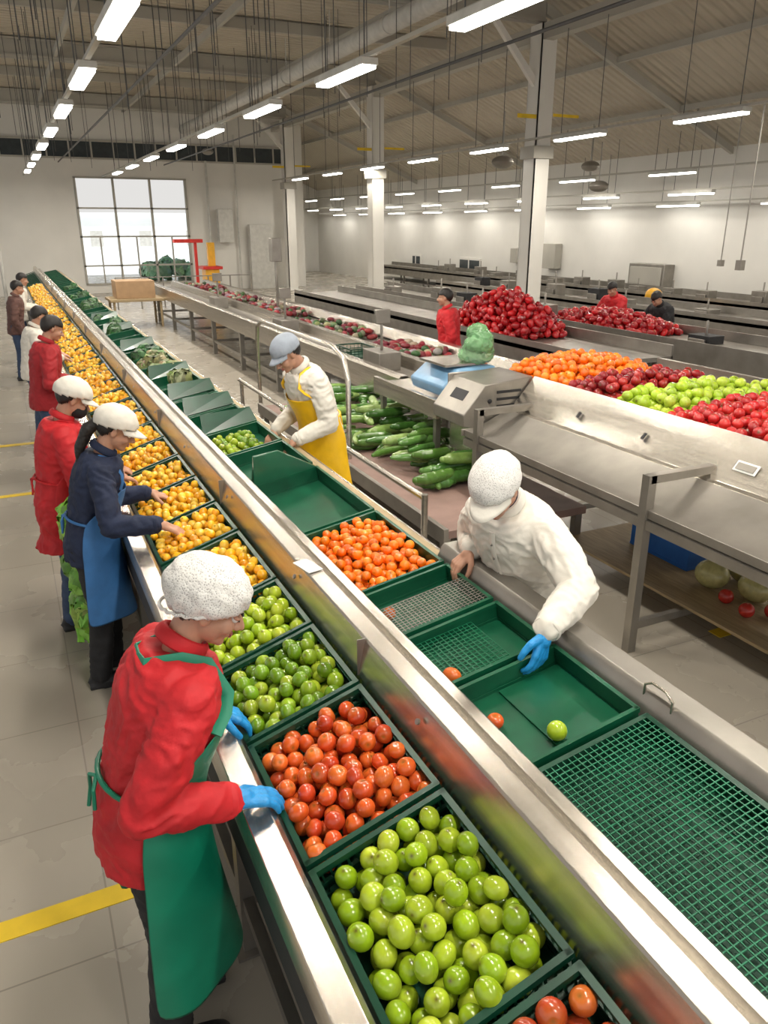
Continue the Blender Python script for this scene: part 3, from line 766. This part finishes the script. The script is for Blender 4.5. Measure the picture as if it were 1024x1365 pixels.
b=MB(); b.box((3.84,3.05,1.235),(.004,.16,.07),0,Matrix.Rotation(rad(41),3,'Y')); b.box((3.835,3.05,1.238),(.006,.13,.045),1,Matrix.Rotation(rad(41),3,'Y')); obj('rating_plate',b,['paper','steel_d'],R1)
b=MB()
for yy in(4.6,3.9): b.box((3.83,yy,1.23),(.012,.02,.05),0,Matrix.Rotation(rad(41),3,'Y'))
obj('panel_latches',b,'black',R1)
for (ya,yb,xa,xb,kd,r,nm_,hp,sd) in ((4.95,6.05,3.98,5.2,'orange',.038,'orange_pile',.18,1),(4.55,5.1,4.0,5.3,'rapple',.040,'red_apple_pile',.14,2),(3.95,4.6,4.0,5.5,'gapple',.044,'green_apple_pile',.12,3),(2.6,4.05,4.0,5.5,'red',.040,'tomato_pile',.12,4)):
    P=pack(xb-xa,yb-ya,r,.06,sd+200,base=0,heap=hp,kk=30,maxn=700,nf=14); b=MB(); fruit_mesh(b,P,r,kd,Matrix.Translation((xa,ya,1.28)),12,8,sd); obj(nm_,b,'fruit',None,True,0,80)
R2=root('weighing_station',(3.6,5.8,0))
b=MB(); b.prof([(3.30,1.00),(3.30,1.10),(3.50,1.34),(3.98,1.38),(3.98,.96),(3.6,.94)],5.42,5.95); b.bb(3.28,3.98,5.40,5.425,.93,.99); b.bb(3.45,3.99,5.945,5.97,1.0,1.36); obj('end_housing',b,'steel_d',R2,True,.008)
b=MB()
for zz in (1.08,1.14,1.20,1.26): b.bb(3.62,3.86,5.412,5.422,zz,zz+.022)
b.ell((3.55,5.415,1.2),(.02,.01,.02)); b.box((3.41,5.68,1.225),(.012,.22,.10),0,Matrix.Rotation(rad(40),3,'Y')); obj('vents_and_panel',b,'black',R2)
b=MB(); b.bb(3.35,4.3,5.95,7.3,.98,1.06); b.bb(3.33,3.37,5.95,7.3,.95,1.12); b.bb(3.45,3.9,5.45,5.9,.70,.95); obj('infeed_table',b,'steel',R2,True,.004)
b=MB(); b.prof([(3.45,1.12),(3.42,1.22),(3.60,1.36),(3.98,1.38),(4.0,1.12)],6.0,6.65); obj('scale_body',b,'bluel',R2,True,.02)
b=MB(); b.bb(3.5,3.95,6.1,6.6,1.38,1.40); b.box((3.38,5.50,1.17),(.006,.10,.05),0,Matrix.Rotation(rad(40),3,'Y')); obj('scale_plate',b,'steel',R2)
b=MB()
for y in(6.05,7.2):
    for x in(3.4,4.2): b.bb(x-.025,x+.025,y-.025,y+.025,0,1.0)
obj('station_legs',b,'steel_d',R2)
b=MB(); 
for q in range(5): b.ell((3.86+random.uniform(-.05,.05),6.15+random.uniform(-.05,.05),1.46+.05*q),(.16-.016*q,.17-.016*q,.08))
fuse('produce_bag',b,'plasticbag',.010,2,None,.014,14,5)

R3=root('grading_conveyor',(4.8,15,0))
b=MB(); b.sheet([(3.78,.72),(3.78,1.0),(3.80,1.02),(3.88,1.02),(3.95,.93)],.006,7.6,24); b.sheet([(5.30,.93),(5.35,1.05),(5.43,1.06),(5.45,.8)],.006,7.6,24)
b.sheet([(4.40,.90),(4.42,1.04),(4.50,1.05),(4.55,.92)],.006,7.6,24); obj('side_rails',b,'steel',R3)
b=MB(); b.bb(3.8,5.43,7.6,24,.84,.90); obj('belt',b,'steel_d',R3)
b=MB()
for i in range(8):
    y=7.8+i*2.2
    for x in(3.85,5.35): b.bb(x-.04,x+.04,y-.04,y+.04,0,.86)
    b.bb(3.85,5.35,y-.02,y+.02,.25,.3)
b.bb(3.83,3.87,7.7,23.5,.25,.3)
obj('legs',b,'steel_d',R3)
b=MB()
for y in(8.6,12.4,17): b.bb(4.0,4.3,y,y+.5,.9,1.12); b.bar((4.15,y+.25,1.1),(4.15,y+.25,1.5),.02,8); b.bb(4.05,4.25,y+.2,y+.26,1.45,1.62)
b.bar((5.0,15.7,.9),(5.0,15.7,2.2),.03,8); b.bb(4.9,5.1,15.6,15.8,1.9,2.35)
obj('grading_heads',b,'steel_d',R3,True,.008)
b=MB(); crate(b,Matrix.Translation((3.96,9.4,1.06)),.4,.55,.13,.05); obj('produce_crate',b,'gplastic')
bl=MB(); rg=random.Random(3)
for i in range(720):
    y=9+14.5*rg.random()**1.2; x=rg.uniform(4.6,5.28)
    if math.sin(y*1.9)>.6: continue
    c=rg.choice([(.20,.012,.02),(.12,.008,.02),(.03,.08,.02),(.28,.03,.03),(.16,.19,.10),(.3,.26,.22),(.16,.01,.02)])
    bl.ell((x,y,.92+rg.random()*.10),(rg.uniform(.04,.08),rg.uniform(.04,.08),rg.uniform(.035,.055)),None,8,6,0,tuple(q*rg.uniform(.7,1.2) for q in c))
obj('mixed_vegetables',bl,'veg',None,True,0,80)
for (x0,x1,z,ya,yb) in ((6.5,7.7,1.0,7.5,19),(8.6,9.6,.98,3,20),(12.2,13.2,.9,4,22),(15.4,16.5,.85,4,34)):
    b=MB()
    b.bb(x0,x1,ya,yb,z-.06,z); b.bb(x0,x0+.03,ya,yb,z-.3,z+.08); b.bb(x1-.03,x1,ya,yb,z-.3,z+.14)
    y=ya+.3
    while y<yb: b.bb(x0+.05,x0+.11,y,y+.06,0,z-.05); b.bb(x1-.1,x1-.04,y,y+.06,0,z-.05); y+=2.2
    b.bb(x0+.05,x1-.05,ya,yb,.3,.33)
    obj('packing_bench',b,'steel_d')
rg=random.Random(9)
for xx,z,yb in((9.1,.98,19),(12.7,.9,21),(15.9,.85,30)):
    b=MB(); y=5.
    while y<yb:
        h=rg.uniform(.1,.30); x=xx+rg.uniform(-.2,.2); m_=rg.choice([0,0,1]); b.bb(x-.15,x+.15,y-.2,y+.2,z+.001,z+h,m_)
        b.bar((x,y,z),(x,y,z+h+.2),.02,8,0); b.bb(x-.2,x-.16,y-.15,y+.15,z+.001,z+h*.6,0); y+=rg.uniform(1.0,2.2)
        if 8.5<y<12 and xx<10: y=12
    obj('bench_equipment',b,['steel_d','black'],None,True,.01)
b=MB(); P=pack(1.1,2.2,.055,.08,31,base=0,heap=.66,kk=24,maxn=600); fruit_mesh(b,P,.055,'pepper',Matrix.Translation((6.55,9.4,1.0)),12,8,2); obj('red_pepper_pile',b,'fruit',None,True,0,80)
b=MB(); P=pack(.9,2.6,.055,.05,32,base=0,heap=.25,kk=24,maxn=320); fruit_mesh(b,P,.055,'pepper',Matrix.Translation((8.65,9.0,.98)),10,8,2); obj('red_pepper_pile',b,'fruit',None,True,0,80)

R5=root('low_belt_table',(3.1,6.4,0))
b=MB(); b.bb(2.65,3.95,4.55,9.2,.42,.48); obj('belt_top',b,'tanbelt',R5)
b=MB()
for y in(4.6,6.8,9.1):
    for x in(2.68,3.9): b.bb(x-.03,x+.03,y-.03,y+.03,0,.42)
b.bb(2.61,2.65,4.5,9.2,.40,.52); obj('belt_frame',b,'steel_d',R5)
b=MB(); rg=random.Random(5)
for i in range(150):
    x=rg.uniform(2.95,3.8); y=rg.uniform(5.4,9.0); a=rg.uniform(-.35,.35)+(0 if rg.random()<.8 else 1.2); L=rg.uniform(.28,.46); r=rg.uniform(.035,.056)
    hgt=.27*max(0,1-((x-3.45)/.6)**2)*max(0,1-((y-7.2)/2.2)**4); z=.48+r+rg.random()*(hgt+.02)
    d=V((math.cos(a),math.sin(a),0)); cv=rg.uniform(-.04,.04); n=V((-d.y,d.x,0)); pts=[V((x,y,z))+d*(t*L)+n*cv*(1-4*t*t) for t in(-.5,-.3,-.1,.1,.3,.5)]
    c=rg.choice([(.04,.12,.02),(.06,.17,.03),(.10,.23,.05),(.08,.18,.03),(.20,.33,.08),(.26,.38,.12)]); o=len(b.v); b.chain(pts,[r*.55,r*.95,r,r,r*.95,r*.5],8); b.c.extend([c]*(len(b.v)-o))
obj('cucumber_pile',b,'fruit',None,True,0,80)
b=MB()
b.tube([(2.75,6.6,0),(2.75,6.6,1.25),(2.75,6.7,1.42),(2.75,6.95,1.5),(2.75,9.3,1.5),(2.75,9.5,1.42),(2.75,9.55,1.2),(2.75,9.55,0)],.025,10)
b.bar((2.5,4.6,.75),(2.5,9.6,.75),.025,10); b.bar((2.5,4.6,0),(2.5,4.6,.78),.025); b.bar((2.5,7.2,0),(2.5,7.2,.78),.025); b.bar((2.5,9.5,0),(2.5,9.5,.75),.025); b.bar((2.5,6.62,.75),(2.75,6.62,.75),.02)
obj('pipe_guard_rail',b,'steel')
b=MB(); b.bb(3.75,5.2,2.0,4.6,.215,.235); obj('lower_shelf_board',b,'wood',R1)
b=MB(); crate(b,Matrix.Translation((4.15,3.65,.425)),.45,.6,.185,.05,solid=True); obj('blue_crate',b,'blue')
b=MB(); 
for x,y in((4.12,3.40),(4.22,3.12),(4.40,3.36)): b.ell((x,y,.335),(.11,.12,.10),None,20,12,0,(.45,.42,.18))
for x,y in((4.02,3.18),(3.98,2.98),(4.12,2.90)): b.ell((x,y,.285),(.05,.05,.05),None,14,10,0,(.5,.03,.02))
obj('melon',b,'fruit',None,True,0,80)
b=MB()
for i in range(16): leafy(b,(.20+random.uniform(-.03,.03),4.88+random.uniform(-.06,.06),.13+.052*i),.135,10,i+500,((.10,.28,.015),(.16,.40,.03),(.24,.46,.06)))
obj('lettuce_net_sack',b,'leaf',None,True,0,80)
R6=root('strapping_machine',(6.6,28,0))
b=MB(); b.bb(6.5,7.0,28.6,29.2,0,1.1,1); b.bb(6.4,7.1,28.5,29.3,1.1,1.2,0); b.bb(6.2,6.3,28.8,28.9,0,2.0,0); b.bb(5.5,6.5,28.7,29.0,2.0,2.12,0); b.bb(6.7,6.95,28.9,29.1,1.2,2.0,1); obj('machine_body',b,['redp','yellowp'],R6,True,.01)
b=MB(); b.bb(2.6,3.6,22,22.9,.75,1.2,0); b.bb(2.4,3.8,21.8,23,.68,.75,1)
for x in(2.5,3.7):
    for y in(21.9,22.9): b.bb(x-.03,x+.03,y-.03,y+.03,0,.68,1)
obj('cardboard_box_on_table',b,['card','wood'],None,True,.01)
b=MB()
for i in range(7): x=3.2+i*.75; b.bb(x-.02,x+.02,26.98,27.02,0,1.0)
b.bb(3.2,7.7,26.97,27.03,.97,1.0); b.bb(3.2,7.7,26.97,27.03,.5,.53); obj('guard_rail',b,'steel_d')
b=MB(); b.bb(9.6,10.6,33.5,33.85,0,2.6,0); b.bb(8.3,8.9,33.5,33.85,1.9,3.2,0); b.bar((8.0,33.8,0),(8.0,33.8,5),.05,10,0); b.bar((9.2,33.8,0),(9.2,33.8,6),.04,10,0); obj('electrical_cabinet',b,'lampbody',None,True,.02)
b=MB(); b.bar((-.05,30,0),(-.05,30,5),.06,10); obj('vertical_pipe',b,'lampbody')
b=MB(); b.bb(14.1,14.4,14.6,14.9,0,1.0,0); b.ell((14.25,14.75,1.0),(.2,.2,.16),None,14,8,0); obj('yellow_sack_stand',b,'yellowp',None,True,.03)
b=MB(); b.bb(1.83,2.5,4.9,6.1,0,.12); obj('standing_platform',b,'steel_d',None,True,.01)

# ================================================================= PEOPLE
person('worker_in_green_apron',(.15,2.00),4,1.77,19,30,-16,hands=((.42,2.25,1.06),(.37,1.80,1.045)),poles=(None,V((-.25,-.15,-.9))),jacket='red_cloth',pants='blackc',apron='green_cloth',apron_hem=.205,
  hat='net',gloves=('glove','glove'),thick=.020,curl=(.5,.45),hdir=(None,(1,.05,-.25)),hem=.46,apron_w=1.06,strap=.021,bib=.62)
person('worker_in_white_coat',(1.99,2.62),196,1.81,25,42,14,hands=((1.60,2.00,1.20),(1.74,2.74,1.21)),poles=(V((.5,-.6,-.2)),V((.3,.6,-.6))),jacket='white_cloth',pants='yellow_cloth',hat='netcap',hatmat='net',
  gloves=('glove',None),hem=.36,thick=.028,hdir=((-.35,-.25,-.9),(-.7,0,-.5)),curl=(.5,.7),z0=0,inner='navy',placket=True)
person('worker_in_yellow_apron',(2.04,5.42),190,1.82,22,38,0,hands=((1.74,5.18,1.13),(1.70,5.56,1.12)),jacket='white_cloth',pants='jeans',apron='yellow_cloth',apron_hem=.25,hat='cap',hatmat='grey_cloth',z0=.12,thick=.016,res=1.2,apron_w=1.15,strap=.015,bib=.6)
person('worker_in_blue_apron',(.22,4.42),-6,1.71,17,28,-4,hands=((.60,4.62,1.07),(.56,4.02,1.08)),jacket='navy',pants='blackc',apron='blue_apron',apron_hem=.27,hat='netcap',hatmat='white_cloth',ponytail=True,thick=.012,res=1.2,slim=.92)
person('worker_in_red_coat',(.11,5.25),2,1.72,11,30,0,hands=((.50,5.40,1.04),(.48,5.07,1.06)),jacket='red_cloth',pants='jeans',hat='netcap',hatmat='white_cloth',hem=.34,mask='blackc',thick=.022,res=1.3,apron='red_cloth',apron_hem=.34)
person('worker_in_red_jacket',(.20,8.6),5,1.78,10,25,0,hands=((.5,8.75,1.05),(.5,8.4,1.05)),jacket='red_cloth2',pants='jeans',hat=None,thick=.024,res=1.6)
person('worker_in_white_shirt',(.15,10.6),5,1.70,12,25,0,hands=((.5,10.8,1.05),(.5,10.4,1.05)),jacket='white_cloth',pants='jeans',hat=None,thick=.015,res=1.8)
person('worker_in_brown_top',(.05,15.2),0,1.72,8,15,0,jacket='brown_cloth',pants='jeans',hat=None,thick=.015,res=1.8)
person('worker_in_white_top',(.15,17.3),0,1.74,12,15,0,hands=((.5,17.5,1.05),(.5,17.1,1.05)),jacket='white_cloth',pants='jeans',hat=None,thick=.015,res=1.8)
person('worker_at_pepper_bench',(5.74,9.9),150,1.76,6,5,0,jacket='red_cloth',pants='blackc',hat=None,thick=.04,res=1.6)
person('worker_in_red_sweater',(10.0,11.2),200,1.72,25,25,0,hands=((9.5,11.0,1.05),(9.5,11.5,1.05)),jacket='red_cloth',pants='blackc',hat=None,thick=.03,res=1.8)
person('worker_in_black_sweater',(10.0,10.0),190,1.68,30,40,0,hands=((9.5,9.8,1.05),(9.5,10.3,1.05)),jacket='blackc',pants='blackc',hat=None,thick=.03,res=1.8)

# ================================================================= WORLD, CAMERA
w=bpy.data.worlds.new('World'); sc.world=w; w.use_nodes=True
bg=w.node_tree.nodes['Background']; bg.inputs[0].default_value=(1.0,.985,.96,1); bg.inputs[1].default_value=.78
sl=bpy.data.lights.new('sun','SUN'); sl.energy=4.5; sl.angle=.02; so=bpy.data.objects.new('sun',sl); so.rotation_euler=(rad(15),0,0); sc.collection.objects.link(so)
cd=bpy.data.cameras.new('Camera'); cam=bpy.data.objects.new('Camera',cd); sc.collection.objects.link(cam)
cam.location=(0,0,2.6); cam.rotation_euler=(rad(90-20.5),0,rad(-25.3))
cd.sensor_fit='VERTICAL'; cd.sensor_height=36; cd.lens=27.03; cd.clip_end=200; cd.clip_start=.05
sc.camera=cam
